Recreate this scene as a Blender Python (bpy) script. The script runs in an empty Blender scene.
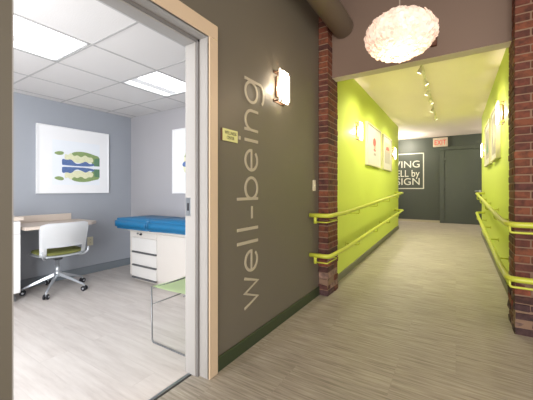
import bpy, bmesh, math, random
from mathutils import Vector, Matrix
random.seed(7)
SC = bpy.context.scene
COL = SC.collection
# ------------------------------------------------------------------ camera
YAW = math.atan(189.5/298)
cd = bpy.data.cameras.new('camera'); cam = bpy.data.objects.new('camera', cd); COL.objects.link(cam)
cam.location = (0, 0, 1.2); cam.rotation_euler = (math.pi/2, 0, YAW)
cd.sensor_width = 36; cd.lens = 36*298/533; cd.shift_y = -10/533; cd.clip_start = .05
SC.camera = cam
# ------------------------------------------------------------------ world, light, exposure
w = bpy.data.worlds.new('world'); SC.world = w; w.use_nodes = True
w.node_tree.nodes['Background'].inputs[0].default_value = (1, .93, .86, 1)
w.node_tree.nodes['Background'].inputs[1].default_value = .75
SC.view_settings.view_transform = 'Standard'; SC.view_settings.look = 'None'
SC.view_settings.exposure = .95; SC.view_settings.gamma = 1; SC.view_settings.use_curve_mapping = False
LENS_E, SCONCE_E, LAMP_E, TRACK_W, DOWN_W = 1.9, 3.0, .12, 44, 34

def wloc(o):
    v = Vector((0, 0, 0))
    while o: v += o.location; o = o.parent
    return v
def light(name, typ, loc, energy, color=(1, 1, 1), size=.1, rot=(0, 0, 0), parent=None, **k):
    l = bpy.data.lights.new(name, typ); l.energy = energy; l.color = color
    if typ == 'AREA':
        l.size = size
        if 'size_y' in k: l.shape = 'RECTANGLE'; l.size_y = k['size_y']
    else: l.shadow_soft_size = size
    if typ == 'SPOT': l.spot_size = k.get('spot', 1.6); l.spot_blend = .8
    o = bpy.data.objects.new(name, l); COL.objects.link(o); o.location = loc; o.rotation_euler = rot
    if parent: o.parent = parent; o.location = Vector(loc)-wloc(parent)
    return o

# added out-of-frame fill lights for the exam room, cross corridor and lobby
light('fill_exam_room', 'AREA', (-1.75, -.5, 1.2), 70, (.95, .98, 1), 1.2, (math.pi/2, 0, math.radians(50)), size_y=2.0)
light('fill_cross_corridor', 'AREA', (-4.3, 9.7, 1.6), 22, (1, .96, .88), 1.8, (math.pi/2, 0, -math.pi/2), size_y=1.8)
light('fill_lobby', 'AREA', (.8, -2.8, 1.7), 125, (1, .92, .82), 3.2, (math.pi/2, 0, 0), size_y=2.6)

# ------------------------------------------------------------------ helpers
def lin(c): return tuple((x/12.92 if x <= .04045 else ((x+.055)/1.055)**2.4) for x in (v/255 for v in c))
def mat(name, rgb, rough=.6, metal=0, emit=0, ecol=None, spec=.5, trans=0, bump=0, bscale=40, var=0, vscale=3):
    m = bpy.data.materials.new(name); m.use_nodes = True; nt = m.node_tree; b = nt.nodes['Principled BSDF']
    c = (*lin(rgb), 1)
    b.inputs['Base Color'].default_value = c; b.inputs['Roughness'].default_value = rough
    b.inputs['Metallic'].default_value = metal; b.inputs['Specular IOR Level'].default_value = spec
    b.inputs['Transmission Weight'].default_value = trans
    if emit:
        b.inputs['Emission Color'].default_value = (*(ecol or (1, 1, 1)), 1); b.inputs['Emission Strength'].default_value = emit
    tc = nt.nodes.new('ShaderNodeTexCoord')
    if var or True:
        n = nt.nodes.new('ShaderNodeTexNoise'); n.inputs['Scale'].default_value = vscale; n.inputs['Detail'].default_value = 3
        nt.links.new(tc.outputs['Object'], n.inputs['Vector'])
        r = nt.nodes.new('ShaderNodeMapRange'); v = var or .02
        r.inputs['To Min'].default_value = 1-v; r.inputs['To Max'].default_value = 1+v
        nt.links.new(n.outputs['Fac'], r.inputs['Value'])
        x = nt.nodes.new('ShaderNodeVectorMath'); x.operation = 'SCALE'; x.inputs[0].default_value = c[:3]
        nt.links.new(r.outputs[0], x.inputs['Scale']); nt.links.new(x.outputs[0], b.inputs['Base Color'])
    if bump:
        n = nt.nodes.new('ShaderNodeTexNoise'); n.inputs['Scale'].default_value = bscale
        nt.links.new(tc.outputs['Object'], n.inputs['Vector'])
        bp = nt.nodes.new('ShaderNodeBump'); bp.inputs['Strength'].default_value = bump; bp.inputs['Distance'].default_value = .004
        nt.links.new(n.outputs['Fac'], bp.inputs['Height']); nt.links.new(bp.outputs[0], b.inputs['Normal'])
    return m

def floor_mat(name, ramp, sx, sy, plank=None, rough=.5, seam=.9):
    m = bpy.data.materials.new(name); m.use_nodes = True; nt = m.node_tree; b = nt.nodes['Principled BSDF']; L = nt.links.new
    tc = nt.nodes.new('ShaderNodeTexCoord')
    mp = nt.nodes.new('ShaderNodeMapping'); mp.inputs['Scale'].default_value = (sx, sy, 1); L(tc.outputs['Object'], mp.inputs[0])
    n = nt.nodes.new('ShaderNodeTexNoise'); n.inputs['Scale'].default_value = 1; n.inputs['Detail'].default_value = 5; n.inputs['Roughness'].default_value = .65
    n2 = nt.nodes.new('ShaderNodeTexNoise'); n2.inputs['Scale'].default_value = .9; n2.inputs['Detail'].default_value = 2
    L(tc.outputs['Object'], n2.inputs['Vector'])
    br = nt.nodes.new('ShaderNodeTexBrick'); br.offset = .37; br.inputs['Scale'].default_value = 1
    br.inputs['Brick Width'].default_value = plank[0]; br.inputs['Row Height'].default_value = plank[1]
    br.inputs['Mortar Size'].default_value = .002; br.inputs['Mortar Smooth'].default_value = .3
    br.inputs['Color1'].default_value = (0, 0, 0, 1); br.inputs['Color2'].default_value = (1, 1, 1, 1); br.inputs['Mortar'].default_value = (.5, .5, .5, 1)
    L(tc.outputs['Object'], br.inputs['Vector'])
    # shift the grain per plank
    ad = nt.nodes.new('ShaderNodeVectorMath'); ad.operation = 'MULTIPLY_ADD'; ad.inputs[1].default_value = (7, 3, 0)
    L(br.outputs['Color'], ad.inputs[0]); L(mp.outputs[0], ad.inputs[2]); L(ad.outputs[0], n.inputs['Vector'])
    cr = nt.nodes.new('ShaderNodeValToRGB'); e = cr.color_ramp.elements
    e[0].position = ramp[0][0]; e[0].color = (*lin(ramp[0][1]), 1); e[1].position = ramp[-1][0]; e[1].color = (*lin(ramp[-1][1]), 1)
    for p, c in ramp[1:-1]:
        q = e.new(p); q.color = (*lin(c), 1)
    L(n.outputs['Fac'], cr.inputs[0])
    # gentle plank-to-plank tone and seams
    t = nt.nodes.new('ShaderNodeMapRange'); t.inputs['To Min'].default_value = .955; t.inputs['To Max'].default_value = 1.04
    sp = nt.nodes.new('ShaderNodeSeparateColor'); L(br.outputs['Color'], sp.inputs[0]); L(sp.outputs[0], t.inputs['Value'])
    s = nt.nodes.new('ShaderNodeMapRange'); s.inputs['To Min'].default_value = 1; s.inputs['To Max'].default_value = seam
    L(br.outputs['Fac'], s.inputs['Value'])
    mu = nt.nodes.new('ShaderNodeMath'); mu.operation = 'MULTIPLY'; L(t.outputs[0], mu.inputs[0]); L(s.outputs[0], mu.inputs[1])
    k = nt.nodes.new('ShaderNodeMapRange'); k.inputs['To Min'].default_value = .93; k.inputs['To Max'].default_value = 1.07; L(n2.outputs['Fac'], k.inputs['Value'])
    m2 = nt.nodes.new('ShaderNodeMath'); m2.operation = 'MULTIPLY'; L(mu.outputs[0], m2.inputs[0]); L(k.outputs[0], m2.inputs[1])
    x = nt.nodes.new('ShaderNodeVectorMath'); x.operation = 'SCALE'; L(cr.outputs[0], x.inputs[0]); L(m2.outputs[0], x.inputs['Scale'])
    L(x.outputs[0], b.inputs['Base Color']); b.inputs['Roughness'].default_value = rough
    bp = nt.nodes.new('ShaderNodeBump'); bp.inputs['Strength'].default_value = .15; bp.inputs['Distance'].default_value = .002
    L(n.outputs['Fac'], bp.inputs['Height']); L(bp.outputs[0], b.inputs['Normal'])
    return m

def brick_mat():
    m = bpy.data.materials.new('old_brick'); m.use_nodes = True; nt = m.node_tree; b = nt.nodes['Principled BSDF']; L = nt.links.new
    a = nt.nodes.new('ShaderNodeAttribute'); a.attribute_name = 'tone'
    tc = nt.nodes.new('ShaderNodeTexCoord')
    n = nt.nodes.new('ShaderNodeTexNoise'); n.inputs['Scale'].default_value = 22; n.inputs['Detail'].default_value = 5; L(tc.outputs['Object'], n.inputs['Vector'])
    cr = nt.nodes.new('ShaderNodeValToRGB'); e = cr.color_ramp.elements
    e[0].position = .3; e[0].color = (.5, .48, .5, 1); e[1].position = .62; e[1].color = (1.2, 1.15, 1.1, 1)
    L(n.outputs['Fac'], cr.inputs[0])
    x = nt.nodes.new('ShaderNodeVectorMath'); x.operation = 'MULTIPLY'; L(a.outputs['Color'], x.inputs[0]); L(cr.outputs[0], x.inputs[1])
    L(x.outputs[0], b.inputs['Base Color']); b.inputs['Roughness'].default_value = .8
    bp = nt.nodes.new('ShaderNodeBump'); bp.inputs['Strength'].default_value = .6; bp.inputs['Distance'].default_value = .006
    L(n.outputs['Fac'], bp.inputs['Height']); L(bp.outputs[0], b.inputs['Normal'])
    return m

M = dict(
    grey=mat('grey_paint', (99, 94, 84), .45), lobby=mat('brown_grey_paint', (112, 94, 84), .6), lobbyceil=mat('lobby_ceiling_paint', (120, 112, 104), .7),
    green=mat('lime_paint', (194, 208, 88), .6), cream=mat('cream_ceiling', (246, 234, 226), .8), soffit=mat('soffit', (205, 196, 172), .7),
    dark=mat('dark_green_paint', (62, 68, 60), .5), darkdoor=mat('door_green', (66, 73, 64), .4), darkbase=mat('dark_baseboard', (46, 58, 38), .4),
    greybase=mat('grey_baseboard', (112, 112, 96), .5), beigebase=mat('beige_baseboard', (172, 164, 140), .5),
    blue=mat('blue_grey_paint', (158, 162, 170), .6), pale=mat('pale_grey_paint', (172, 170, 174), .6), bluebase=mat('blue_baseboard', (122, 129, 136), .5),
    casing_lamplit=mat('hall_casing_lamplit_tan', (196, 176, 152), .45), casing=mat('door_casing_paint', (152, 150, 149), .4), seal=mat('rubber_seal', (110, 108, 108), .7),  # hall casing tan carries the pendant's warm light in its colour
    tile=mat('ceiling_tile', (214, 211, 210), .9, bump=.3, bscale=120), tbar=mat('ceiling_tbar', (176, 174, 174), .6),
    lens=mat('light_lens', (250, 250, 250), .5, emit=LENS_E, ecol=(.96, .98, 1)), lampmetal=mat('light_white_metal', (225, 225, 225), .5),
    basket=mat('perforated_basket', (225, 225, 228), .6, emit=.12, ecol=(.96, .98, 1)),
    steel=mat('brushed_steel', (150, 155, 160), .35, .9), dsteel=mat('dark_steel', (90, 92, 94), .35, .8), wire=mat('wire_steel', (128, 130, 132), .35, .6), chrome=mat('silver_metal', (190, 194, 200), .3, .6),
    white=mat('white_paint', (236, 236, 238), .5), wplastic=mat('white_plastic', (240, 241, 243), .4), cab=mat('cabinet_white', (226, 224, 224), .45),
    wood=mat('pale_wood_laminate', (206, 192, 180), .5, var=.06, vscale=8), seatg=mat('yellow_green_fabric', (112, 114, 58), .9, bump=.3),
    black=mat('black_rubber', (26, 26, 34), .5), bluevinyl=mat('blue_vinyl', (22, 104, 150), .4, bump=.1, bscale=200),
    exam=mat('exam_base_enamel', (208, 202, 196), .45), drawerw=mat('drawer_off_white', (214, 211, 208), .45), gap=mat('drawer_pull_grey', (92, 92, 94), .5), lgreen=mat('pale_green_plastic', (216, 234, 190), .5),
    rail=mat('lime_rail_vinyl', (184, 192, 66), .35), duct=mat('painted_duct', (150, 138, 122), .45), letter=mat('beige_vinyl_letter', (168, 160, 142), .5),
    wletter=mat('white_vinyl_letter', (205, 205, 190), .5), mortar=mat('mortar', (128, 104, 88), .9, bump=.5), brick=brick_mat(),
    signy=mat('yellow_green_sign', (204, 204, 140), .5), signtxt=mat('dark_sign_text', (60, 60, 40), .5), beige=mat('beige_switch', (214, 208, 184), .5),
    glass=mat('frosted_glass_lit', (255, 250, 240), .4, emit=SCONCE_E, ecol=(1, .90, .72)), bronze=mat('bronze_metal', (110, 84, 66), .35, .7),
    exitw=mat('exit_sign_white', (172, 158, 134), .5, emit=.05, ecol=(1, .8, .65)), exitr=mat('exit_sign_red', (190, 24, 32), .5, emit=.12, ecol=(.9, .14, .14)),
    track=mat('track_white', (226, 222, 200), .4), bulb=mat('track_bulb', (255, 250, 230), .4, emit=1.6, ecol=(1, .93, .78)),
    brown=mat('brown_box', (88, 52, 38), .5), cord=mat('cord_grey', (150, 140, 130), .5), mat_=mat('picture_mount', (240, 240, 242), .8),
    artg=mat('ink_green', (138, 160, 104), .8, var=.2, vscale=40), artd=mat('ink_dark_green', (96, 134, 104), .8), artb=mat('ink_blue', (92, 116, 166), .8, var=.35, vscale=60),
    artc=mat('ink_cream', (226, 226, 190), .8, var=.15, vscale=50), artp=mat('ink_red', (196, 96, 92), .8, var=.2, vscale=40), artk=mat('ink_pink', (226, 178, 160), .8, var=.1),
    artn=mat('ink_grey', (158, 150, 140), .8, var=.15, vscale=30), arts=mat('ink_sky', (236, 240, 246), .8), cframe=mat('cream_frame', (200, 194, 166), .5), cmount=mat('corridor_mount', (196, 192, 186), .8),
)
def bead_mat():
    m = bpy.data.materials.new('capiz_bead'); m.use_nodes = True; nt = m.node_tree; b = nt.nodes['Principled BSDF']
    b.inputs['Base Color'].default_value = (*lin((245, 222, 210)), 1); b.inputs['Roughness'].default_value = .25
    b.inputs['Emission Color'].default_value = (1, .70, .55, 1)
    a = nt.nodes.new('ShaderNodeAttribute'); a.attribute_name = 'tone'
    s = nt.nodes.new('ShaderNodeMath'); s.operation = 'MULTIPLY'; s.inputs[1].default_value = LAMP_E
    nt.links.new(a.outputs['Fac'], s.inputs[0]); nt.links.new(s.outputs[0], b.inputs['Emission Strength'])
    return m
M['bead'] = bead_mat(); M['core'] = mat('lamp_core', (255, 230, 215), .5, emit=.4, ecol=(1, .74, .58))
M['roomfloor'] = floor_mat('whitewashed_plank', [(.25, (176, 167, 162)), (.42, (194, 186, 181)), (.58, (204, 197, 192)), (.78, (210, 204, 200))], 1.6, 14, (1.22, .18), .45, .93)
M['hallfloor'] = floor_mat('streaked_vinyl', [(.25, (102, 96, 86)), (.42, (144, 136, 123)), (.58, (166, 158, 145)), (.76, (190, 182, 168))], 3.2, 64, (.92, .46), .5, .93)

def BM(): return bmesh.new()
def box(bm, x0, x1, y0, y1, z0, z1, bev=0, mi=0, seg=1):
    x0, x1 = sorted((x0, x1)); y0, y1 = sorted((y0, y1)); z0, z1 = sorted((z0, z1))
    vs = [bm.verts.new(p) for p in [(x0,y0,z0),(x1,y0,z0),(x1,y1,z0),(x0,y1,z0),(x0,y0,z1),(x1,y0,z1),(x1,y1,z1),(x0,y1,z1)]]
    fs = [bm.faces.new([vs[i] for i in f]) for f in ((0,3,2,1),(4,5,6,7),(0,1,5,4),(1,2,6,5),(2,3,7,6),(3,0,4,7))]
    for f in fs: f.material_index = mi
    if bev:
        es = list({e for f in fs for e in f.edges})
        bmesh.ops.bevel(bm, geom=es, offset=bev, segments=seg, affect='EDGES', profile=.5)
    return vs
def fillet(pts, r, n=6):
    pts = [Vector(p) for p in pts]; out = [pts[0]]
    for i in range(1, len(pts)-1):
        a, b, c = pts[i-1], pts[i], pts[i+1]
        u = (a-b); v = (c-b); k = min(r, u.length*.49, v.length*.49); u.normalize(); v.normalize()
        if u.angle(-v) < .05: out.append(b); continue
        p, q = b+u*k, b+v*k
        for j in range(n+1):
            t = j/n; out.append((1-t)**2*p+2*t*(1-t)*b+t*t*q)
    out.append(pts[-1]); return out
def tube(bm, pts, r, seg=10, caps=True, mi=0):
    pts = [Vector(p) for p in pts]; rings = []; up = None
    for i, p in enumerate(pts):
        d = (pts[min(i+1, len(pts)-1)]-pts[max(i-1, 0)]).normalized()
        if up is None: up = d.orthogonal().normalized()
        else: up = (up-d*up.dot(d)).normalized()
        s = d.cross(up); rr = r[i] if isinstance(r, (list, tuple)) else r
        rings.append([bm.verts.new(p+(up*math.cos(a)+s*math.sin(a))*rr) for a in (2*math.pi*j/seg for j in range(seg))])
    for a, b in zip(rings, rings[1:]):
        for j in range(seg):
            f = bm.faces.new((a[j], a[(j+1) % seg], b[(j+1) % seg], b[j])); f.smooth = True; f.material_index = mi
    if caps:
        bm.faces.new(rings[0][::-1]).material_index = mi; bm.faces.new(rings[-1]).material_index = mi
def lathe(bm, prof, c=(0, 0, 0), seg=24, mi=0):
    c = Vector(c); rings = []
    for r, z in prof:
        rings.append([bm.verts.new(c+Vector((max(r, 1e-4)*math.cos(a), max(r, 1e-4)*math.sin(a), z))) for a in (2*math.pi*j/seg for j in range(seg))])
    for a, b in zip(rings, rings[1:]):
        for j in range(seg):
            f = bm.faces.new((a[j], a[(j+1) % seg], b[(j+1) % seg], b[j])); f.smooth = True; f.material_index = mi
    bm.faces.new(rings[0][::-1]); bm.faces.new(rings[-1])
def poly(bm, pts, off=(0, 0, 0), mi=0):
    a = [bm.verts.new(p) for p in pts]; off = Vector(off)
    f = bm.faces.new(a); f.material_index = mi
    if off.length:
        b = [bm.verts.new(Vector(p)+off) for p in pts]; g = bm.faces.new(b[::-1]); g.material_index = mi
        for i in range(len(a)):
            j = (i+1) % len(a); h = bm.faces.new((a[j], a[i], b[i], b[j])); h.material_index = mi
def wloc(o):
    v = Vector((0, 0, 0))
    while o: v += o.location; o = o.parent
    return v
def obj(name, bm, m, parent=None, smooth=False):
    """geometry is given in place (world metres); it is stored relative to its parent"""
    bmesh.ops.recalc_face_normals(bm, faces=bm.faces[:])
    me = bpy.data.meshes.new(name); 
    if parent: bmesh.ops.translate(bm, vec=-wloc(parent), verts=bm.verts[:])
    bm.to_mesh(me); bm.free()
    for q in (m if isinstance(m, (list, tuple)) else [m]): me.materials.append(M[q] if isinstance(q, str) else q)
    if smooth:
        for p in me.polygons: p.use_smooth = True
    o = bpy.data.objects.new(name, me); COL.objects.link(o)
    if parent: o.parent = parent
    return o
def tag(o, label, cat, group=None):
    o['label'] = label; o['category'] = cat
    if group: o['group'] = group
    return o
def thing(name, label, cat, loc=(0, 0, 0), group=None):
    o = bpy.data.objects.new(name, None); COL.objects.link(o); o.location = loc; o.empty_display_size = .1
    return tag(o, label, cat, group)
def struct(name, bm, m, label=None):
    o = obj(name, bm, m); o['kind'] = 'structure'
    if label: o['label'] = label
    return o
def sbox(name, m, *a, bev=0, label=None):
    bm = BM(); box(bm, *a, bev=bev); return struct(name, bm, m, label)
def pbox(name, m, parent, *a, bev=0, seg=1):
    bm = BM(); box(bm, *a, bev=bev, seg=seg); return obj(name, bm, m, parent)
def copy_tree(o, parent=None):
    c = o.copy(); COL.objects.link(c); c.parent = parent
    for ch in list(o.children): copy_tree(ch, c)
    return c
def text_bm(bm, s, height, origin, right, up, thick=.003, align='LEFT', mi=0, width=None):
    cu = bpy.data.curves.new('txt', 'FONT'); cu.body = s; cu.size = 1; cu.align_x = 'LEFT'
    o = bpy.data.objects.new('txt', cu); COL.objects.link(o)
    me = bpy.data.meshes.new_from_object(o.evaluated_get(bpy.context.evaluated_depsgraph_get()))
    bpy.data.objects.remove(o); bpy.data.curves.remove(cu)
    xs = [v.co.x for v in me.vertices]; sc = height/.73
    x0, x1 = min(xs), max(xs); wd = (x1-x0)*sc; kx = (width/wd if width else 1)*sc; wd = (x1-x0)*kx
    sh = {'LEFT': 0, 'RIGHT': -wd, 'CENTER': -wd/2}[align]
    R, Uv = Vector(right).normalized(), Vector(up).normalized(); N = R.cross(Uv)
    t = bmesh.new(); t.from_mesh(me); bpy.data.meshes.remove(me)
    for v in t.verts: v.co = Vector(origin)+R*((v.co.x-x0)*kx+sh)+Uv*(v.co.y*sc)
    ext = bmesh.ops.extrude_face_region(t, geom=t.faces[:])
    bmesh.ops.translate(t, vec=N*thick, verts=[g for g in ext['geom'] if isinstance(g, bmesh.types.BMVert)])
    for f in t.faces: f.material_index = mi
    tm = bpy.data.meshes.new('t'); t.to_mesh(tm); t.free(); bm.from_mesh(tm); bpy.data.meshes.remove(tm)

# ------------------------------------------------------------------ THE SETTING
WX = -1.33                      # hallway face of the grey wall
RX = -1.495                      # room face of it
# hallway floor with a gentle ramp up to the far landing
RZ = .165
bm = BM()
for (ya, za), (yb, zb) in (((-3, 0), (3.55, 0)), ((3.55, 0), (8.2, RZ)), ((8.2, RZ), (11, RZ))):
    xa, xb = (WX-.115, 3.2) if yb < 3.6 else ((-1.42, .62) if yb < 8.3 else (-4.5, 3.2))
    vs = [bm.verts.new(p) for p in ((xa, ya, za), (xb, ya, za), (xb, yb, zb), (xa, yb, zb), (xa, ya, za-.3), (xb, ya, za-.3), (xb, yb, zb-.3), (xa, yb, zb-.3))]
    for f in ((0,1,2,3),(7,6,5,4),(0,4,5,1),(1,5,6,2),(2,6,7,3),(3,7,4,0)): bm.faces.new([vs[i] for i in f])
struct('floor', bm, 'hallfloor', 'beige streaked vinyl hallway floor sloping up as a ramp')
sbox('floor_room', 'roomfloor', -4.6, -1.478, -1.0, 3.02, -.3, 0, label='whitewashed wood plank floor of the exam room')
# grey wall between hallway and exam room, with the doorway
DZ = 2.17; DA, DB = .412, 1.392
bm = BM()
box(bm, RX, WX, -3, DA-.004, -.2, 3.42); box(bm, RX, WX, DB+.012, 3.56, -.2, 3.42); box(bm, RX, WX, DA-.012, DB+.012, DZ+.012, 3.42)
struct('wall_left', bm, 'grey', 'dark grey hallway wall with the doorway and lettering')
# door frame
bm = BM()
box(bm, WX, WX+.02, DB, DB+.08, 0, DZ, bev=.003)
box(bm, WX, WX+.02, DA, DB+.08, DZ, DZ+.095, bev=.003)
tr = struct('trim_1', bm, 'casing_lamplit', 'pale door casing facing the hallway')
bm = BM()
box(bm, RX-.012, WX+.012, DB, DB+.012, 0, DZ+.012); box(bm, RX-.012, WX+.001, DA-.004, DA, 0, DZ+.012); box(bm, RX-.012, WX+.012, DA, DB, DZ, DZ+.012)
box(bm, RX-.012, WX-.085, DB-.022, DB, 0, DZ, bev=.003); box(bm, RX-.012, WX-.085, DA, DA+.005, 0, DZ); box(bm, RX-.012, WX-.085, DA+.022, DB-.022, DZ-.022, DZ, bev=.003)
box(bm, RX-.03, RX, DB+.0, DB+.09, 0, DZ+.1, bev=.003); box(bm, RX-.03, RX, DA-.09, DA, 0, DZ+.1, bev=.003); box(bm, RX-.03, RX, DA, DB, DZ, DZ+.1, bev=.003)
tr2 = struct('trim_2', bm, 'casing', 'pale stepped door jamb lining the doorway')
bm = BM(); box(bm, WX-.085, WX-.068, DB-.016, DB, 0, DZ); box(bm, WX-.085, WX-.068, DA, DA+.016, 0, DZ); box(bm, WX-.085, WX-.068, DA, DB, DZ-.016, DZ)
sl = obj('door_seal', bm, 'seal', tr2); sl['label'] = 'dark grey rubber seal strip'
bm = BM(); box(bm, -1.50, -1.455, DB-.0235, DB-.0215, 1.03, 1.15, bev=.0008); box(bm, -1.487, -1.468, DB-.0245, DB-.0225, 1.065, 1.115, mi=1)
sp_ = obj('strike_plate', bm, ['steel', 'black'], tr2); sp_['label'] = 'steel strike plate'
sbox('trim_3', 'steel', -1.478, -1.456, DA, DB, -.01, .006, bev=.002, label='dark metal threshold strip across the doorway')
# baseboards
bm = BM(); box(bm, WX, WX+.014, DB+.081, 3.2, 0, .098, bev=.004); box(bm, WX, WX+.014, -3, DA-.014, 0, .098, bev=.004)
struct('baseboard_left', bm, 'darkbase', 'dark green baseboard along the grey wall')
# exam room shell
RC = 2.37
sbox('wall_room_back', 'blue', -4.6, -4.45, -1.0, 3.02, -.1, 2.6, label='blue grey exam room wall behind the desk')
sbox('wall_room_right', 'pale', -4.45, RX, 2.9, 3.02, -.1, 2.6, label='pale grey exam room wall behind the exam table')
sbox('wall_room_left', 'pale', -4.45, RX, -1.0, -.88, -.1, 2.6)
sbox('baseboard_room_back', 'bluebase', -4.45, -4.436, 1.35, 2.9, 0, .11, bev=.004)
sbox('baseboard_room_right', 'bluebase', -4.436, RX, 2.886, 2.9, 0, .11, bev=.004)
gx = [-4.45]+[-1.86-.61*i for i in range(4, -1, -1)]+[RX]; gx = sorted(g for g in gx)
gy = [-.88]+[.05-.61, .05, .66, 1.27, 1.88, 2.49]+[2.9]
lights_at = [(-3.08, .66), (-3.08, 1.88), (-3.08, -.56)]
bm = BM()
for a, b in zip(gx, gx[1:]):
    for c, d in zip(gy, gy[1:]):
        if any(abs(a-lx) < .05 and abs(c-ly) < .05 for lx, ly in lights_at): continue
        box(bm, a, b, c, d, RC, RC+.02)
struct('ceiling_room', bm, 'tile', 'suspended ceiling of pale grey square tiles')
bm = BM()
for g in gx: box(bm, g-.008, g+.008, -.88, 2.9, RC-.004, RC+.012)
for g in gy: box(bm, -4.45, RX, g-.008, g+.008, RC-.0038, RC+.012)
struct('ceiling_grid', bm, 'tbar', 'grey metal grid of the suspended ceiling')
# plenum lid
sbox('ceiling_slab', 'tile', -4.6, -1.34, -1, 3.02, 2.6, 2.7)
# lobby ceiling, header and corridor shell
sbox('ceiling', 'lobbyceil', -1.53, 3.2, -3, 3.56, 3.42, 3.52)
HZ = 2.50
bm = BM(); box(bm, WX, 3.2, 3.34, 3.48, HZ, 3.42)
hd = struct('wall_header', bm, 'lobby', 'brown grey header wall over the corridor opening')
me = hd.data; me.materials.append(M['soffit'])
for p in me.polygons:
    if p.normal.z < -.9: p.material_index = 1
sbox('wall_right_return', 'lobby', .80, 3.2, 3.34, 3.48, -.1, HZ)
CC = 2.88
sbox('wall_corridor_left', 'green', -1.42, -1.30, 3.48, 8.6, -.1, CC+.05, label='lime green left wall of the corridor')
sbox('wall_corridor_right', 'green', .50, .62, 3.48, 8.45, -.1, CC+.05, label='lime green right wall of the corridor')
sbox('ceiling_corridor', 'cream', -4.5, 3.2, 3.48, 11, CC, CC+.1, label='cream corridor ceiling')
sbox('wall_end', 'dark', -4.5, 3.2, 10.87, 11, -.1, CC, label='dark green grey wall at the corridor end')
sbox('wall_cross_left', 'dark', -4.6, -4.5, 8.4, 11, -.1, CC+.1); sbox('wall_cross_right', 'dark', 3.2, 3.3, 8.4, 11, -.1, CC+.1)
sbox('wall_cross_near', 'pale', -4.5, -1.42, 8.48, 8.6, -.1, CC+.05); sbox('wall_cross_front', 'pale', .62, 3.2, 8.33, 8.45, -.1, CC+.05)
def ramp_base(name, x0, x1, ys):
    bm = BM()
    for (ya, yb) in zip(ys, ys[1:]):
        za, zb = [0 if y < 3.55 else min(RZ, RZ*(y-3.55)/4.65) for y in (ya, yb)]
        vs = [bm.verts.new(p) for p in ((x0, ya, za-.02), (x1, ya, za-.02), (x1, yb, zb-.02), (x0, yb, zb-.02), (x0, ya, za+.09), (x1, ya, za+.09), (x1, yb, zb+.09), (x0, yb, zb+.09))]
        for f in ((3,2,1,0),(4,5,6,7),(0,1,5,4),(1,2,6,5),(2,3,7,6),(3,0,4,7)): bm.faces.new([vs[i] for i in f])
    return struct(name, bm, 'greybase')
ramp_base('baseboard_corridor_left', -1.30, -1.286, (3.55, 8.2, 8.6)); ramp_base('baseboard_corridor_right', .486, .50, (3.55, 8.2, 8.45))
sbox('baseboard_end', 'beigebase', -4.5, -.43, 10.855, 10.87, RZ, RZ+.07)

# brick pillars
def pillar(name, x0, x1, y0, y1, openx, label, rng):
    """openx: +1 the +x side faces the hall, -1 the -x side"""
    bm = BM(); cl = bm.loops.layers.color.new('tone')
    box(bm, x0+.006, x1-.006, y0+.006, y1-.004, -.1, 3.42, mi=1)
    H = .0665; n = int(3.42/H)+1
    reds = [(112, 60, 44), (122, 68, 46), (98, 52, 42), (130, 74, 50), (90, 48, 42), (116, 62, 44), (104, 54, 42)]
    for c in range(n):
        z0 = c*H; z1 = min(z0+H-.011, 3.42)
        if z1-z0 < .02: continue
        rows = []
        xs = x1 if openx > 0 else x0
        w = x1-x0
        # bricks along the hall face
        d = .095 if openx > 0 else .10
        cuts = [y0, y0+(.10 if c % 2 else .215), y1]
        for a, b in zip(cuts, cuts[1:]):
            rows.append((xs-d, xs, a+.0, b-.010) if openx > 0 else (xs, xs+d, a, b-.010))
        if w > .15:
            p = x0+.11 if c % 2 else x0+.215+.0
            if c % 2 == 0:  # long brick on the front starts at the corner
                rows[0] = (x0, x0+.205, y0, y0+.10); rows.insert(1, (x0, x0+.1, y0+.11, y0+.205))
            while p < x1-.03:
                rows.append((p, min(p+.205, x1), y0, y0+.10)); p += .215
        elif openx > 0:
            rows = [(x0, r[1], r[2], r[3]) for r in rows]
        for (a, b, e, f) in rows:
            if b-a < .02 or f-e < .02: continue
            j = .003 if z0 > .5 else .009
            o = [rng.uniform(-j, j) for _ in range(4)]
            tb = bmesh.new(); tl = tb.loops.layers.color.new('tone')
            box(tb, a+(o[0] if openx < 0 else 0), b+(o[1] if openx > 0 else 0), e+o[2], f, z0+rng.uniform(-.001, .001), z1, bev=.004)
            if z0 < .42:
                for v in tb.verts: v.co += Vector([rng.uniform(-.006, .006) for _ in range(3)])
            k = rng.choice(reds)
            if z0 < .55: k = rng.choice([(92, 58, 56), (112, 62, 54), (150, 122, 112), (78, 54, 58), (140, 76, 56)])
            q_ = rng.uniform(.93, 1.08); k = [q*q_*.84/255 for q in k]
            for fc in tb.faces:
                for l in fc.loops: l[tl] = (*k, 1)
            tm = bpy.data.meshes.new('t'); tb.to_mesh(tm); tb.free(); bm.from_mesh(tm); bpy.data.meshes.remove(tm)
    for v in bm.verts:
        if v.co.z < 0 and v.co.z > -.05: v.co.z = 0
    o = struct(name, bm, ['brick', 'mortar'], label); return o
pillar('brick_pillar', WX, -1.216, 3.2, 3.54, 1, 'narrow old red brick pillar left of the corridor opening', random.Random(3))
pillar('brick_pillar', .41, .80, 3.2, 3.54, -1, 'old red brick pillar right of the corridor opening', random.Random(5))
sbox('wall_right_pier', 'mortar', .5, .8, 3.47, 3.56, -.1, 3.42)

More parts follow.
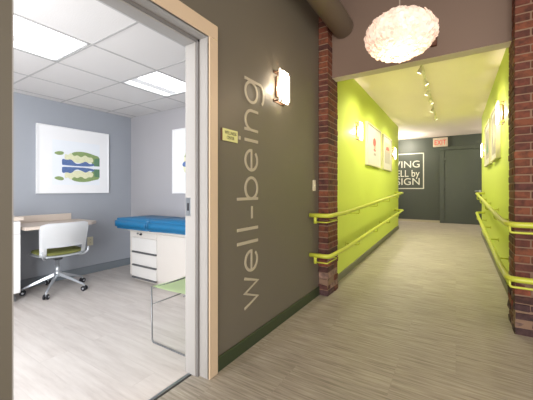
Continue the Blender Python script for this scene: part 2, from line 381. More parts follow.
# end door
d1 = sbox('door_1', 'darkdoor', -.30, .69, 10.85, 10.885, RZ+.008, 2.435, bev=.003, label='dark green grey door at the corridor end')
bm = BM(); box(bm, -.425, -.31, 10.835, 10.87, RZ, 2.44, bev=.004); box(bm, -.425, .82, 10.835, 10.87, 2.445, 2.56, bev=.004); box(bm, .70, .82, 10.835, 10.87, RZ, 2.44, bev=.004)
struct('trim_4', bm, 'darkdoor', 'dark green grey frame around the end door')
for z in (2.14, 1.27, .40):
    bm = BM(); tube(bm, [(-.305, 10.828, z-.07), (-.305, 10.828, z+.07)], .014, 10); box(bm, -.34, -.27, 10.832, 10.838, z-.06, z+.06)
    obj('hinge', bm, 'darkdoor', d1)
bm = BM(); tube(bm, [(.60, 10.86, 1.17), (.60, 10.79, 1.17)], .03, 16); tube(bm, fillet([(.60, 10.80, 1.17), (.60, 10.775, 1.17), (.47, 10.775, 1.17)], .015), .011, 10)
dh = obj('door_handle', bm, 'chrome', d1); dh['label'] = 'silver lever handle'

# ------------------------------------------------------------------ fixtures of the exam room
for i, (lx, ly) in enumerate(lights_at):
    lab = ['square recessed ceiling light nearest the doorway', 'square recessed ceiling light above the exam table', 'square recessed ceiling light at the near end of the exam room'][i]
    t = thing('ceiling_light', lab, 'ceiling light', (lx+.305, ly+.305, RC), 'recessed square lights in the exam room')
    bm = BM(); x0, x1, y0, y1 = lx+.013, lx+.597, ly+.013, ly+.597
    for a in ((x0, x0+.015, y0, y1), (x1-.015, x1, y0, y1), (x0, x1, y0, y0+.015), (x0, x1, y1-.015, y1)): box(bm, *a, RC, RC+.09)
    obj('frame', bm, 'lampmetal', t)
    bm = BM()
    for j in range(8):                                                # curved white reflector with lit surface
        a0, a1 = j/8, (j+1)/8; za, zb = [RC+.02+.065*math.sin(math.pi*q)**.8 for q in (a0, a1)]
        xa, xb = [x0+.015+(x1-x0-.03)*q for q in (a0, a1)]
        poly(bm, [(xa, y0+.015, za), (xb, y0+.015, zb), (xb, y1-.015, zb), (xa, y1-.015, za)])
    obj('diffuser', bm, 'lens', t)
    bm = BM(); box(bm, x0+.09, x0+.21, y0+.015, y1-.015, RC+.012, RC+.022, bev=.004); bk = obj('lamp_basket', bm, 'basket', t); bk['label'] = 'pale grey perforated basket'

# pictures
def blob(cx, cy, pts): return [(cx+a, cy+b) for a, b in pts]
def picture(name, label, cat, wall, a0, a1, z0, z1, frame, art, grp, depth=.03, fw=.018, face=1, mount='mat_'):
    """wall: ('x', X) facing +x*face or ('y', Y) facing -y; a0..a1 along the wall; art: list of (material, polygon in 0..1 from bottom left as seen)"""
    ax, W = wall
    def pt(s, z, d): return (W+face*d, s, z) if ax == 'x' else (s, W-d, z)
    c = pt((a0+a1)/2, (z0+z1)/2, 0); t = thing(name, label, cat, c, grp)
    def bx(bm, s0, s1, za, zb, d0, d1, bev=0, mi=0):
        p, q = pt(s0, za, d0), pt(s1, zb, d1); box(bm, p[0], q[0], p[1], q[1], p[2], q[2], bev=bev, mi=mi)
    bm = BM()
    bx(bm, a0, a0+fw, z0, z1, 0, depth, .002); bx(bm, a1-fw, a1, z0, z1, 0, depth, .002); bx(bm, a0+fw, a1-fw, z0, z0+fw, 0, depth, .002); bx(bm, a0+fw, a1-fw, z1-fw, z1, 0, depth, .002)
    obj('frame', bm, frame, t)
    bm = BM(); bx(bm, a0+fw, a1-fw, z0+fw, z1-fw, .001, depth-.012); obj('mount_board', bm, mount, t)
    bm = BM(); ms = []
    for k, (m, pl) in enumerate(art):
        if len(pl) > 4:
            for _ in range(2): pl = [q for a_, b_ in zip(pl, pl[1:]+pl[:1]) for q in ((a_[0]*.75+b_[0]*.25, a_[1]*.75+b_[1]*.25), (a_[0]*.25+b_[0]*.75, a_[1]*.25+b_[1]*.75))]
        if m not in ms: ms.append(m)
        d = depth-.0115+.0002*k
        P3 = []
        for u, v in pl:
            s = a0+(a1-a0)*u if not (ax == 'x' and face < 0) else a1-(a1-a0)*u
            P3.append(pt(s, z0+(z1-z0)*v, d))
        off = Vector(pt(0, 0, .0004))-Vector(pt(0, 0, 0))
        poly(bm, P3, off, ms.index(m))
    obj('print', bm, ms, t); return t
def mir(pl, c): return [(u, 2*c-v) for u, v in pl][::-1]
C0 = .415
isl = [(.20, .60), (.27, .635), (.34, .63), (.33, .585), (.26, .57)]
hill = [(.42, .56), (.44, .63), (.55, .655), (.66, .65), (.78, .615), (.85, .60), (.85, .44), (.76, .45), (.70, .52), (.6, .57)]
dk = [(.76, .44), (.77, .56), (.85, .575), (.85, .44)]
crm = [(.34, .50), (.35, .61), (.39, .58), (.43, .63), (.47, .57), (.52, .60), (.57, .56), (.63, .61), (.68, .57), (.74, .58), (.76, .49), (.55, .47)]
bl = [(.31, .44), (.31, .53), (.38, .505), (.43, .53), (.50, .45), (.58, .475), (.64, .51), (.70, .46), (.76, .49), (.77, C0+.01), (.32, C0+.01)]
art = [('arts', [(.19, .13), (.85, .13), (.85, .80), (.19, .80)])]
for m, p in (('artg', isl), ('artg', hill), ('artd', dk), ('artc', crm), ('artb', bl)): art += [(m, p), (m, mir(p, C0))]
picture('framed_picture', 'large white framed print of a green island and its reflection on the blue grey wall', 'picture', ('x', -4.45), 1.60, 2.52, 1.155, 2.04, 'white', art, 'framed prints in the exam room', .035, .014)
art2 = [('arts', [(.22, .2), (.8, .2), (.8, .8), (.22, .8)]), ('artc', blob(0, 0, [(.25, .3), (.3, .62), (.42, .66), (.5, .6), (.55, .32)])), ('artb', [(.24, .44), (.3, .50), (.5, .49), (.62, .44), (.5, .41), (.3, .40)]), ('artg', [(.3, .56), (.36, .64), (.46, .6), (.42, .54)])]
picture('framed_picture', 'white framed print above the exam table, half hidden by the door jamb', 'picture', ('y', 2.9), -3.42, -2.62, 1.15, 2.06, 'white', art2, 'framed prints in the exam room', .035, .02)
flower = [(.40, .60), (.44, .70), (.55, .72), (.62, .64), (.60, .54), (.50, .50), (.42, .53)]
artA = [('artk', [(.42, .45), (.46, .56), (.60, .56), (.60, .45)]), ('artp', flower), ('artp', [(.50, .38), (.52, .52), (.56, .52), (.54, .38)]), ('artp', [(.44, .40), (.46, .44), (.60, .43), (.58, .385)]), ('artn', [(.46, .28), (.46, .34), (.60, .34), (.60, .28)])]
picture('framed_picture', 'cream framed print of a red flower on the left lime wall, nearer of two', 'picture', ('x', -1.30), 5.16, 6.27, 1.63, 2.37, 'cframe', artA, 'framed prints on the lime walls', .04, .03, mount='cmount')
artB = [('artk', [(.2, .55), (.2, .8), (.8, .8), (.8, .55)])]+[('artn', [(q, .2), (q, .56), (q+.09, .56), (q+.09, .2)]) for q in (.22, .36, .50, .64)]+[('artp', [(.3, .58), (.36, .68), (.6, .7), (.72, .6)])]
picture('framed_picture', 'cream framed print with pink top and grey stripes on the left lime wall', 'picture', ('x', -1.30), 6.50, 7.45, 1.63, 2.37, 'cframe', artB, 'framed prints on the lime walls', .04, .03, mount='cmount')
artC = [('artn', [(.16, .12), (.84, .12), (.84, .88), (.16, .88)]), ('artc', [(.5, .25), (.35, .5), (.5, .75), (.65, .5)])]
picture('framed_picture', 'cream framed grey print on the right lime wall, nearer the brick pillar', 'picture', ('x', .50), 5.02, 5.75, 1.63, 2.36, 'cframe', artC, 'framed prints on the lime walls', .05, .03, face=-1, mount='cmount')
artD = [('artn', [(.2, .16), (.8, .16), (.8, .84), (.2, .84)]), ('artd', [(.3, .25), (.4, .7), (.55, .5), (.7, .3)])]
picture('framed_picture', 'cream framed grey print on the right lime wall, farther from the brick pillar', 'picture', ('x', .50), 5.98, 6.95, 1.63, 2.36, 'cframe', artD, 'framed prints on the lime walls', .05, .03, face=-1, mount='cmount')

# outlet and switch
def plate(name, label, cat, X, y0, y1, z0, z1, kind):
    t = thing(name, label, cat, (X, (y0+y1)/2, (z0+z1)/2)); pbox('cover_plate', 'beige', t, X, X+.006, y0, y1, z0, z1, bev=.002)
    cy, cz = (y0+y1)/2, (z0+z1)/2
    if kind == 'outlet':
        for dz in (-.022, .022):
            bm = BM(); box(bm, X+.004, X+.009, cy-.015, cy+.015, cz+dz-.014, cz+dz+.014, bev=.003)
            for s in (-.006, .006): box(bm, X+.0085, X+.0095, cy+s-.0012, cy+s+.0012, cz+dz-.004, cz+dz+.006, mi=1)
            obj('socket', bm, ['beige', 'black'], t)
    else:
        for dy in ((-.012, .012) if kind == 'double' else (0,)):
            bm = BM(); box(bm, X+.005, X+.014, cy+dy-.005, cy+dy+.005, cz-.012, cz+.012, bev=.002); obj('toggle', bm, 'beige', t)
plate('wall_outlet', 'beige power outlet on the blue grey wall beside the desk', 'outlet', -4.45, 2.22, 2.30, .40, .525, 'outlet')
plate('light_switch', 'beige light switch on the dark grey wall beside the brick pillar', 'light switch', WX, 3.035, 3.11, 1.19, 1.31, 'single')

# cabinet
t = thing('base_cabinet', 'white base cabinet left of the desk, cut by the doorway edge', 'cabinet', (-4.15, .6, 0))
bm = BM(); box(bm, -4.43, -3.94, -.2, 1.28, .10, .872, bev=.002); obj('body', bm, 'cab', t)
bm = BM(); box(bm, -4.43, -4.0, -.15, 1.26, 0, .10); k = obj('toe_kick', bm, 'gap', t)
for a, b in ((.80, 1.275), (.32, .795), (-.16, .315)):
    d = pbox('drawer', 'cab', t, -3.94, -3.921, a, b, .735, .862, bev=.002)
    d = pbox('door', 'cab', t, -3.94, -3.921, a, b, .105, .727, bev=.002)
tag(pbox('countertop', 'wood', None, -4.45, -3.90, -.22, 1.30, .876, .912, bev=.003), 'pale wood countertop on the white base cabinet', 'countertop')
# desk
t = thing('desk', 'pale wood wall desk with low back panel behind the white task chair', 'desk', (-4.15, 1.7, .76))
bm = BM(); poly(bm, [(-4.448, 1.302, .765), (-3.87, 1.302, .765), (-3.87, 1.98, .765), (-3.98, 2.10, .765), (-4.448, 2.10, .765)], (0, 0, .035)); obj('desktop', bm, 'wood', t)
pbox('back_panel', 'wood', t, -4.449, -4.425, 1.302, 2.0, .801, .885, bev=.002)
bm = BM(); box(bm, -4.449, -4.42, 1.7, 1.74, .48, .764); box(bm, -4.42, -4.05, 1.7, 1.74, .735, .764); poly(bm, [(-4.42, 1.71, .52), (-4.42, 1.71, .56), (-4.1, 1.71, .735), (-4.17, 1.71, .735)], (0, .02, 0)); obj('wall_bracket', bm, 'dsteel', t)

# task chair: built at the origin facing -x, then turned
def task_chair():
    t = thing('task_chair', 'white shell task chair with yellow green seat on five castors at the desk', 'office chair', (0, 0, 0))
    # back shell
    bm = BM(); nx, nz = 16, 12; W = .25
    def back(i, j):
        s = (i/nx)*2-1; v = j/nz; z = .455+.375*v; ww = W*(.93+.1*v-.06*max(0, v-.8)/.2)
        zz = z - .02*max(0, abs(s)-.75)/.25*(v > .9)
        return Vector((.235+.07*v-.075*s*s, ww*s, zz))
    vv = {}
    def gv(i, j):
        if (i, j) not in vv: vv[i, j] = bm.verts.new(back(i, j))
        return vv[i, j]
    for i in range(nx):
        for j in range(nz):
            if 0 < j < 3 and 1 < i < nx-2: continue
            if j <= 0 and not (i <= 1 or i >= nx-2): continue
            bm.faces.new((gv(i, j), gv(i+1, j), gv(i+1, j+1), gv(i, j+1)))
    r = bmesh.ops.solidify(bm, geom=bm.faces[:], thickness=.012)
    obj('backrest', bm, 'wplastic', t, True)
    # seat pan and cushion
    def pad(z0, z1, k, m, name, tx=0):
        bm = BM(); n = 28; pr = []
        for q in range(n):
            a = 2*math.pi*q/n; c, s = math.cos(a), math.sin(a); e = .55
            pr.append((tx+.235*k*math.copysign(abs(c)**e, c), .235*k*math.copysign(abs(s)**e, s)))
        rings = []
        for f, z in ((.93, z0), (1, z0+.006), (1, z1-.012), (.93, z1), (.5, z1+.004)): rings.append([bm.verts.new((x*f, y*f, z+.012*(abs(y)/.23)**2)) for x, y in pr])
        for a, b in zip(rings, rings[1:]):
            for q in range(n): bm.faces.new((a[q], a[(q+1) % n], b[(q+1) % n], b[q]))
        bm.faces.new(rings[0][::-1]); bm.faces.new(rings[-1])
        return obj(name, bm, m, t, True)
    pad(.430, .452, 1.06, 'chrome', 'seat_pan', -.01); sc = pad(.453, .482, .98, 'seatg', 'seat_cushion', -.01); sc['label'] = 'yellow green seat cushion'
    for s in (-1, 1):
        bm = BM(); tube(bm, fillet([(.02, .10*s, .425), (.20, .20*s, .425), (.255, .232*s, .47), (.245, .236*s, .52)], .03), .012, 8)
        obj('back_bracket', bm, 'chrome', t)
    bm = BM(); box(bm, -.11, .11, -.11, .11, .405, .43, bev=.01); box(bm, -.05, .05, -.04, .04, .37, .41, bev=.008); obj('tilt_mechanism', bm, 'dsteel', t)
    bm = BM(); tube(bm, [(0, 0, .19), (0, 0, .30), (0, 0, .301), (0, 0, .39)], [.027, .027, .016, .016], 16); obj('gas_column', bm, 'chrome', t)
    bm = BM(); lathe(bm, [(.03, .165), (.042, .175), (.038, .225), (.026, .235)], seg=18); obj('hub', bm, 'chrome', t)
    for q in range(5):
        a = math.radians(34+72*q); c, s = math.cos(a), math.sin(a); n = Vector((-s, c, 0))
        bm = BM(); pr = []
        for rr, w_, za, zb in ((.02, .019, .18, .218), (.18, .015, .122, .150), (.318, .012, .068, .086)):
            o = Vector((c*rr, s*rr, 0)); pr.append([bm.verts.new(o+n*w_*sg+Vector((0, 0, z))) for sg, z in ((-1, za), (1, za), (.7, zb), (-.7, zb))])
        for A_, B_ in zip(pr, pr[1:]):
            for k in range(4): bm.faces.new((A_[k], A_[(k+1) % 4], B_[(k+1) % 4], B_[k]))
        bm.faces.new(pr[0][::-1]); bm.faces.new(pr[-1]); bmesh.ops.bevel(bm, geom=bm.edges[:], offset=.004, segments=2, affect='EDGES')
        leg = obj('leg', bm, 'chrome', t)
        bm = BM(); C_ = Vector((c*.325, s*.325, .029))
        for sg in (-1, 1):
            tube(bm, [C_+n*.008*sg, C_+n*.012*sg, C_+n*.024*sg, C_+n*.027*sg], [.026, .029, .029, .022], 18)
            tube(bm, [C_+n*.026*sg, C_+n*.0285*sg], .011, 12, mi=1)
        tube(bm, [C_, C_+Vector((0, 0, .05))], .007, 8, mi=1)
        cs = obj('castor', bm, ['black', 'chrome'], leg); cs['label'] = 'black twin wheel castor'
    return t
ch = task_chair(); ch.location = (-4.03, 1.67, 0); ch.rotation_euler = (0, 0, math.radians(-3))

# exam table
t = thing('exam_table', 'blue padded exam table with beige drawer base against the pale wall', 'exam table', (-3.0, 2.6, 0))
def slab(x0, x1, y0, y1, z0, z1, sag=0, rise=0):
    bm = BM(); n = 20
    box(bm, x0, x1, y0, y1, z0, z1)
    bmesh.ops.subdivide_edges(bm, edges=[e for e in bm.edges if abs(e.verts[0].co.x-e.verts[1].co.x) > .1], cuts=14)
    for v in bm.verts:
        q = (v.co.x-x0)/(x1-x0); v.co.z += rise*math.sin(math.pi*q)
    bmesh.ops.bevel(bm, geom=[e for e in bm.edges if len(e.link_faces) == 2 and e.calc_face_angle(0) > .9], offset=.03, segments=4, affect='EDGES')
    return bm
bm = slab(-3.88, -3.185, 2.275, 2.87, .69, .825); obj('headrest_pad', bm, 'bluevinyl', t, True)
bm = slab(-3.19, -1.98, 2.27, 2.87, .69, .825, rise=.012); obj('seat_pad', bm, 'bluevinyl', t, True)
bm = BM(); box(bm, -3.72, -2.1, 2.41, 2.85, .06, .66, bev=.008); box(bm, -3.74, -2.08, 2.38, 2.86, .655, .70, bev=.008); box(bm, -3.13, -2.1, 2.398, 2.42, .07, .65, bev=.004); obj('base', bm, 'exam', t)
bm = BM(); box(bm, -3.66, -2.16, 2.44, 2.83, 0, .06, bev=.004); obj('plinth', bm, 'exam', t)
pbox('control_panel', 'exam', t, -3.655, -3.15, 2.398, 2.412, .585, .645, bev=.003)
for a, b in ((.395, .572), (.222, .372), (.06, .197)):
    d = pbox('drawer', 'drawerw', t, -3.655, -3.15, 2.395, 2.412, a, b, bev=.003)
    g = pbox('pull', 'gap', d, -3.645, -3.16, 2.385, 2.413, a-.022, a-.002, bev=.002); g['label'] = 'dark grey drawer pull strip'
bm = BM(); tube(bm, [(-3.45, 2.40, .625), (-3.45, 2.375, .625)], .014, 14); kb = obj('knob', bm, 'black', t); kb['label'] = 'small black knob'
bm = BM(); tube(bm, [(-3.52, 2.40, .63), (-3.52, 2.38, .63)], .01, 12); obj('lock', bm, 'steel', t)

# green stacking chair (faces into the room, back to the wall beside the door)
t = thing('stacking_chair', 'pale green plastic chair with thin wire legs beside the door jamb', 'chair', (-1.82, 1.75, 0))
def gchair_seat():
    bm = BM(); nx, ny = 10, 10
    def s(i, j, dz): 
        x = -2.035+.435*i/nx; y = 1.50+.47*j/ny
        z = .452-.012*math.sin(math.pi*j/ny)-.012*(1-i/nx)**3*(1)-.01*math.sin(math.pi*i/nx)
        return (x, y, z+dz)
    g = [[bm.verts.new(s(i, j, 0)) for j in range(ny+1)] for i in range(nx+1)]
    for i in range(nx):
        for j in range(ny): bm.faces.new((g[i][j], g[i+1][j], g[i+1][j+1], g[i][j+1]))
    bmesh.ops.solidify(bm, geom=bm.faces[:], thickness=.014); return bm
obj('seat', gchair_seat(), 'lgreen', t, True)
bm = BM(); g = []
for i in range(9):
    row = []
    for j in range(7):
        u, v = i/8, j/6; row.append(bm.verts.new((-1.625+.05*v+.03*math.sin(math.pi*u), 1.51+.45*u, .60+.22*v-(.02 if i in (0, 8) and j in (0, 6) else 0))))
    g.append(row)
for i in range(8):
    for j in range(6): bm.faces.new((g[i][j], g[i+1][j], g[i+1][j+1], g[i][j+1]))
bmesh.ops.solidify(bm, geom=bm.faces[:], thickness=.012); obj('backrest', bm, 'lgreen', t, True)
for y in (1.495, 1.975):
    bm = BM(); tube(bm, fillet([(-2.025, y, .44), (-2.015, y, .008), (-1.62, y, .008), (-1.63, y, .44), (-1.585, y, .78)], .025, 5), .0065, 8); obj('leg', bm, 'wire', t)
for x, z, r_ in ((-2.02, .30, .005), (-2.0, .432, .006), (-1.66, .432, .006)):
    bm = BM(); tube(bm, [(x, 1.495, z), (x, 1.975, z)], r_, 8); obj('cross_bar', bm, 'wire', t)

# ------------------------------------------------------------------ hallway things
# lettering well-being, strokes on the wall; s runs up the wall, h from baseline to ascender towards the doorway
ROOT = thing('wall_lettering', 'tall beige lettering well-being running up the dark grey wall', 'lettering', (WX, 1.87, 1.1))
YB, XH = 1.962, .178
def stroke(bm, pts, wd, closed=False):
    n = len(pts); L_, R_ = [], []
    for i, p in enumerate(pts):
        if closed: a, b = pts[i-1], pts[(i+1) % n]
        else: a, b = pts[max(i-1, 0)], pts[min(i+1, n-1)]
        d1_ = Vector((p[0]-a[0], p[1]-a[1])); d2_ = Vector((b[0]-p[0], b[1]-p[1]))
        if d1_.length < 1e-6: d1_ = d2_
        if d2_.length < 1e-6: d2_ = d1_
        d1_.normalize(); d2_.normalize(); m_ = (d1_+d2_)
        m_ = m_.normalized() if m_.length > .2 else d1_
        nn = Vector((-m_.y, m_.x)); k = min(1/max(.35, nn.dot(Vector((-d1_.y, d1_.x)))), 2)
        L_.append((p[0]+nn.x*wd/2*k, p[1]+nn.y*wd/2*k)); R_.append((p[0]-nn.x*wd/2*k, p[1]-nn.y*wd/2*k))
    top = .004+.0012*(len(bm.verts) > 0)
    V = lambda q, d: bm.verts.new((WX+d, YB-q[1], q[0]))
    a = [V(q, top) for q in L_]; b = [V(q, top) for q in R_]; a2 = [V(q, .0) for q in L_]; b2 = [V(q, .0) for q in R_]
    m_ = n if closed else n-1
    for i in range(m_):
        j = (i+1) % n
        bm.faces.new((a[i], a[j], b[j], b[i])); bm.faces.new((a[i], a2[i], a2[j], a[j])); bm.faces.new((b[j], b2[j], b2[i], b[i]))
    if not closed:
        bm.faces.new((a[0], b[0], b2[0], a2[0])); bm.faces.new((b[-1], a[-1], a2[-1], b2[-1]))
def arc(cx, cy, rx, ry, a0, a1, n=24): return [(cx+rx*math.cos(math.radians(a0+(a1-a0)*i/n)), cy+ry*math.sin(math.radians(a0+(a1-a0)*i/n))) for i in range(n+1)]
SW = .021
def letter(kind, s0, s1):
    bm = BM(); w_ = s1-s0; c = (s0+s1)/2; r = w_/2-SW/2; h = XH/2; rh = XH/2-SW/2
    if kind == 'w':
        q = w_/4; stroke(bm, [(s0+.01, XH), (s0+q, .004), (c, XH*.98), (s1-q, .004), (s1-.01, XH)], SW)
    elif kind == 'e':
        stroke(bm, arc(c, h, r, rh, 0, 318), SW); stroke(bm, [(c-r, h), (c+r+SW*.4, h)], SW*.85)
    elif kind == 'l': stroke(bm, [(c, 0), (c, XH*1.50)], SW+.002)
    elif kind == '-': stroke(bm, [(s0, h*.92), (s1, h*.92)], SW)
    elif kind == 'b':
        stroke(bm, [(s0+SW/2, 0), (s0+SW/2, XH*1.50)], SW); stroke(bm, arc(c, h, r, rh, 0, 348, 30), SW, True)
    elif kind == 'i':
        stroke(bm, [(c, 0), (c, XH)], SW+.002); stroke(bm, [(c-.013, XH*1.36), (c+.013, XH*1.36)], .026)
    elif kind == 'n':
        stroke(bm, [(s0+SW/2, 0), (s0+SW/2, XH)], SW); stroke(bm, arc(c, XH-SW/2-r*1.05, r, r*1.05, 180, 0, 16)+[(s1-SW/2, 0)], SW)
    elif kind == 'g':
        r2 = r*.94; stroke(bm, arc(c-.006, h, r2, rh, 0, 348, 30), SW, True)
        stroke(bm, [(s1-SW/2, XH), (s1-SW/2, -.03)]+arc(c, -.03, w_/2-SW/2, .05, 0, -150, 14)[1:], SW)
    o = obj('letter', bm, 'letter', ROOT); o['label'] = 'beige letter '+kind if kind != '-' else 'beige hyphen'
for k_, a, b in (('w', .302, .548), ('e', .574, .745), ('l', .79, .82), ('l', .892, .922), ('-', .981, 1.075), ('b', 1.123, 1.305), ('e', 1.342, 1.515), ('i', 1.563, 1.595), ('n', 1.65, 1.82), ('g', 1.864, 2.05)): letter(k_, a, b)

# small room sign
t = thing('room_sign', 'small yellow green room sign reading WELLNESS CENTER beside the doorway', 'sign', (WX, 1.6, 1.58))
pbox('backing', 'brown', t, WX, WX+.006, 1.52, 1.682, 1.535, 1.618, bev=.001)
pbox('sign_plate', 'signy', t, WX+.006, WX+.012, 1.530, 1.690, 1.535, 1.618, bev=.001)
bm = BM(); text_bm(bm, 'WELLNESS', .024, (WX+.012, 1.610, 1.582), (0, 1, 0), (0, 0, 1), .001, 'CENTER', width=.125); text_bm(bm, 'CENTER', .024, (WX+.012, 1.610, 1.549), (0, 1, 0), (0, 0, 1), .001, 'CENTER', width=.08)
obj('sign_text', bm, 'signtxt', t)

# sconces
def sconce(X, face, yc, zc, label, first=[None]):
    t = thing('wall_sconce', label, 'wall light', (X, yc, zc), 'square glass wall lights')
    s = face; bw = .085
    pbox('back_plate', 'bronze', t, X, X+s*.02, yc-.06, yc+.06, zc-.09, zc+.09, bev=.003)
    bm = BM(); box(bm, X+s*.054, X+s*.068, yc-bw, yc+bw, zc-.14, zc+.14, bev=.003); obj('glass_shade', bm, 'glass', t)
    for dz in (-1, 1):
        bm = BM(); z = zc+dz*.125
        box(bm, X, X+s*.054, yc-.080, yc-.062, z-.004, z+.004); box(bm, X, X+s*.054, yc+.062, yc+.080, z-.004, z+.004); box(bm, X, X+s*.008, yc-.09, yc+.09, z-.012, z+.012)
        for sy in (-.068, .068): box(bm, X+s*.048, X+s*.074, yc+sy-.008, yc+sy+.008, z+dz*.013, z+dz*.018); box(bm, X+s*.0685, X+s*.074, yc+sy-.008, yc+sy+.008, z-dz*.006, z+dz*.018)
        obj('clip', bm, 'bronze', t)
    light('sconce_lamp', 'POINT', (X+s*.038, yc, zc), SCONCE_W, (1, .86, .64), .015, parent=t)
    return t
SCONCE_W = 2.6
sconce(WX, 1, 2.29, 2.10, 'lit square glass sconce on the dark grey wall beside the lettering')
SCONCE_W = 5
sconce(-1.30, 1, 4.68, 2.11, 'lit glass sconce on the left lime wall nearest the brick pillar')
sconce(-1.30, 1, 7.75, 2.08, 'lit glass sconce on the left lime wall past the two framed prints')
sconce(.50, -1, 4.72, 2.16, 'lit glass sconce on the right lime wall beside the brick pillar')
sconce(.50, -1, 7.45, 2.0, 'lit glass sconce at the far end of the right lime wall')

# duct
t = thing('ventilation_duct', 'round painted pipe duct running overhead along the dark grey wall', 'duct', (-1.085, 0, 3.05))
bm = BM(); tube(bm, [(-1.085, -2.95, 3.045), (-1.085, 3.33, 3.045)], .118, 32); obj('duct_pipe', bm, 'duct', t)
for y in (.4, 2.1):
    bm = BM(); tube(bm, [(-1.085, y-.012, 3.045), (-1.085, y+.012, 3.045)], .122, 32); box(bm, -1.09, -1.08, y-.008, y+.008, 3.16, 3.42); obj('hanger_strap', bm, 'dsteel', t)

# pendant lamp of overlapping shell pieces
LP = Vector((-.35, 2.38, 2.335)); LA, LB = .243, .160
t = thing('pendant_lamp', 'glowing oval pendant lamp of layered capiz shell pieces', 'pendant lamp', (LP.x, LP.y, LP.z))
bm = BM(); lathe(bm, [(max(.001, (LA-.045)*math.cos(a)), (LB-.04)*math.sin(a)) for a in [math.radians(-88+176*i/14) for i in range(15)]], LP, 28); obj('light_diffuser', bm, 'core', t)
bm = BM(); cl = bm.loops.layers.color.new('tone'); rg = random.Random(11)
rows = 24
for r_ in range(rows):
    la = math.radians(-84+168*r_/(rows-1)); n = max(5, int(60*math.cos(la)))
    for q in range(n):
        lo = 2*math.pi*(q+.5*(r_ % 2))/n+rg.uniform(-.02, .02)
        nrm = Vector((math.cos(la)*math.cos(lo)/LA, math.cos(la)*math.sin(lo)/LA, math.sin(la)/LB)).normalized()
        p = LP+Vector((LA*math.cos(la)*math.cos(lo), LA*math.cos(la)*math.sin(lo), LB*math.sin(la)))+nrm*rg.uniform(-.008, .006)
        tg = Vector((-math.sin(lo), math.cos(lo), 0)); up = nrm.cross(tg).normalized()
        nn = (nrm+tg*rg.uniform(-.5, .5)+up*rg.uniform(-.55, .25)).normalized(); u_ = (tg-nn*tg.dot(nn)).normalized(); v_ = nn.cross(u_)
        rad = .0165; f0 = len(bm.faces)
        poly(bm, [p+(u_*math.cos(a)+v_*math.sin(a))*rad for a in [2*math.pi*k/7 for k in range(7)]], nn*-.003)
        bm.faces.ensure_lookup_table(); tn = rg.choice([.8, .9, 1, 1.1, 1.2])
        for f in bm.faces[f0:]:
            for l in f.loops: l[cl] = (tn, tn, tn, 1)
obj('shell_shade', bm, 'bead', t)
bm = BM(); tube(bm, [(LP.x, LP.y, LP.z+LB-.03), (LP.x, LP.y, 3.41)], .004, 8); obj('cord', bm, 'cord', t)
bm = BM(); lathe(bm, [(.055, 3.42), (.055, 3.405), (.03, 3.39), (.01, 3.385)][::-1], (LP.x, LP.y, 0), 20); obj('ceiling_canopy', bm, 'chrome', t)
light('pendant_light', 'POINT', (LP.x, LP.y, LP.z-LB-.16), 6, (1, .72, .46), .1, parent=t)
tag(pbox('junction_box', 'brown', None, -.21, -.155, 3.30, 3.34, 2.60, 2.71, bev=.004), 'small brown box on the header wall just right of the pendant lamp', 'electrical box')

# handrails
def rail(label, pts, r, brackets, grp='lime green handrails', bar=None):
    t = thing('handrail', label, 'handrail', (pts[1][0], pts[1][1], pts[1][2]-.0), grp)
    bm = BM(); tube(bm, fillet(pts, .07, 7), r, 14); obj('rail', bm, 'rail', t)
    for (xr, y, z, xw) in brackets:
        bm = BM(); s = 1 if xw > xr else -1
        tube(bm, fillet([(xr, y, z-r*.6), (xr, y, z-.075), (xw, y, z-.075)], .02, 4), .008, 8); tube(bm, [(xw-s*.008, y, z-.075), (xw, y, z-.075)], .028, 14)
        obj('bracket', bm, 'rail', t)
    if bar:
        for b in bar:
            bm = BM(); pth, rr = b; tube(bm, fillet(pth, .02, 4), rr, 10); obj('bracket', bm, 'rail', t)
    return t
def rz(y, z0, z1, y0=3.5, y1=8.1): return z0 if y < y0 else z0+(z1-z0)*(y-y0)/(y1-y0)
LXR = -1.11
for z0, z1, nm in ((.93, 1.13, 'upper'), (.505, .70, 'lower')):
    rail('%s lime green handrail along the left corridor wall wrapping the brick pillar' % nm,
         [(WX+.004, 2.95, z0), (LXR, 2.95, z0), (LXR, 3.5, z0), (LXR, 8.05, z1), (-1.30, 8.05, z1)], .023,
         [(LXR, y, rz(y, z0, z1), -1.30) for y in (4.1, 5.2, 6.3, 7.4)],
         bar=[([(-1.262, 2.95, z0-.01), (-1.262, 2.95, z0-.085)], .017), ([(-1.262, 2.95, z0-.07), (LXR-.02, 2.95, z0-.07), (LXR-.02, 3.26, z0-.07), (-1.216, 3.26, z0-.07)], .007)])
RXR = .345
for z0, z1, nm in ((.93, 1.13, 'upper'), (.505, .73, 'lower')):
    rail('%s lime green handrail along the right corridor wall wrapping the brick pillar' % nm,
         [(1.05, 3.335, z0), (1.05, 2.99, z0), (RXR, 2.99, z0), (RXR, 3.5, z0), (RXR+.015, 7.6, z1), (.50, 7.6, z1)], .023,
         [(RXR+.008, y, rz(y, z0, z1), .50) for y in (4.1, 5.2, 6.3, 7.2)],
         bar=[([(RXR+.01, 2.995, z0-.01), (RXR+.01, 2.995, z0-.062), (.98, 2.995, z0-.062), (.98, 2.995, z0-.01)], .009)])

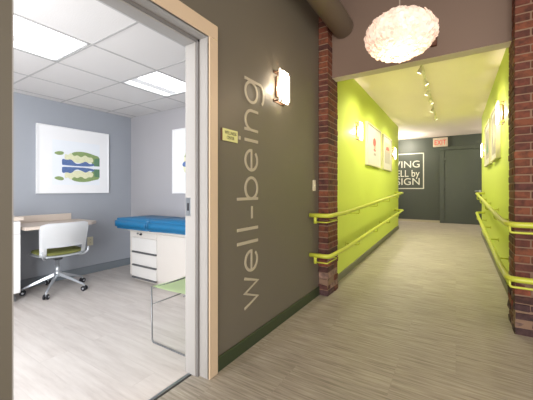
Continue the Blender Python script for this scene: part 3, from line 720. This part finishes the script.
# end wall sign
t = thing('wall_sign', 'white outlined wall sign reading LIVING WELL by DESIGN on the dark end wall', 'sign', (-1.55, 10.87, 1.8))
SX1 = -.873; SX0 = -2.24; z0, z1 = 1.235, 2.41
bm = BM()
for a in ((SX0, SX1, z0, z0+.03), (SX0, SX1, z1-.03, z1), (SX0, SX0+.03, z0, z1), (SX1-.03, SX1, z0, z1)): box(bm, a[0], a[1], 10.864, 10.87, a[2], a[3])
obj('sign_border', bm, 'wletter', t)
for s_, z, wd in (('LIVING', 1.94, 1.0), ('WELL by', 1.64, 1.0), ('DESIGN', 1.37, 1.12)):
    bm = BM(); text_bm(bm, s_, .235, (-1.0, 10.87, z), (1, 0, 0), (0, 0, 1), .005, 'RIGHT', width=wd); obj('sign_text', bm, 'wletter', t)
# exit sign
t = thing('exit_sign', 'lit white exit sign with red letters above the end door', 'exit sign', (-.415, 10.83, 2.69))
pbox('housing', 'exitw', t, -.615, -.215, 10.79, 10.87, 2.555, 2.838, bev=.006)
bm = BM(); text_bm(bm, 'EXIT', .165, (-.415, 10.79, 2.612), (1, 0, 0), (0, 0, 1), .004, 'CENTER', width=.31)
obj('sign_text', bm, 'exitr', t)
# track lights
t = thing('track_light', 'white ceiling track with a row of small spotlights over the corridor', 'track light', (-.39, 6.1, CC))
pbox('track_rail', 'track', t, -.408, -.372, 4.2, 8.0, CC-.025, CC, bev=.002)
for i, y in enumerate((4.45, 5.0, 5.55, 6.15, 6.8, 7.6)):
    s = 1 if i % 2 else -1; bm = BM(); tube(bm, [(-.39, y, CC-.02), (-.39, y, CC-.07)], .008, 8)
    a = Vector((-.39, y, CC-.075)); d = Vector((s*.5, .1, -.85)).normalized()
    tube(bm, [a-d*.03, a-d*.026, a+d*.03, a+d*.05], [.016, .024, .028, .034], 14); h_ = obj('spotlight_head', bm, 'track', t)
    bm = BM(); tube(bm, [a+d*.0505, a+d*.052], .028, 14); obj('bulb', bm, 'bulb', h_)
    lo = light('spot', 'SPOT', a+d*.08, TRACK_W, (1, .93, .74), .12, spot=2.0, parent=t)
    lo.rotation_euler = d.to_track_quat('-Z', 'Y').to_euler()
# recessed downlights in the cross corridor
for i, (x, y) in enumerate(((-1.42, 10.1), (1.6, 9.9))):
    t = thing('downlight', ['round recessed downlight in the ceiling before the LIVING WELL sign', 'round recessed downlight in the ceiling right of the end door'][i], 'ceiling light', (x, y, CC), 'recessed downlights')
    bm = BM(); lathe(bm, [(.075, CC-.03), (.105, CC-.012), (.11, CC)], (x, y, 0), 24); obj('trim_ring', bm, 'bulb', t)
    light('down', 'POINT', (x, y, CC-.2), DOWN_W, (1, .93, .78), .08, parent=t)
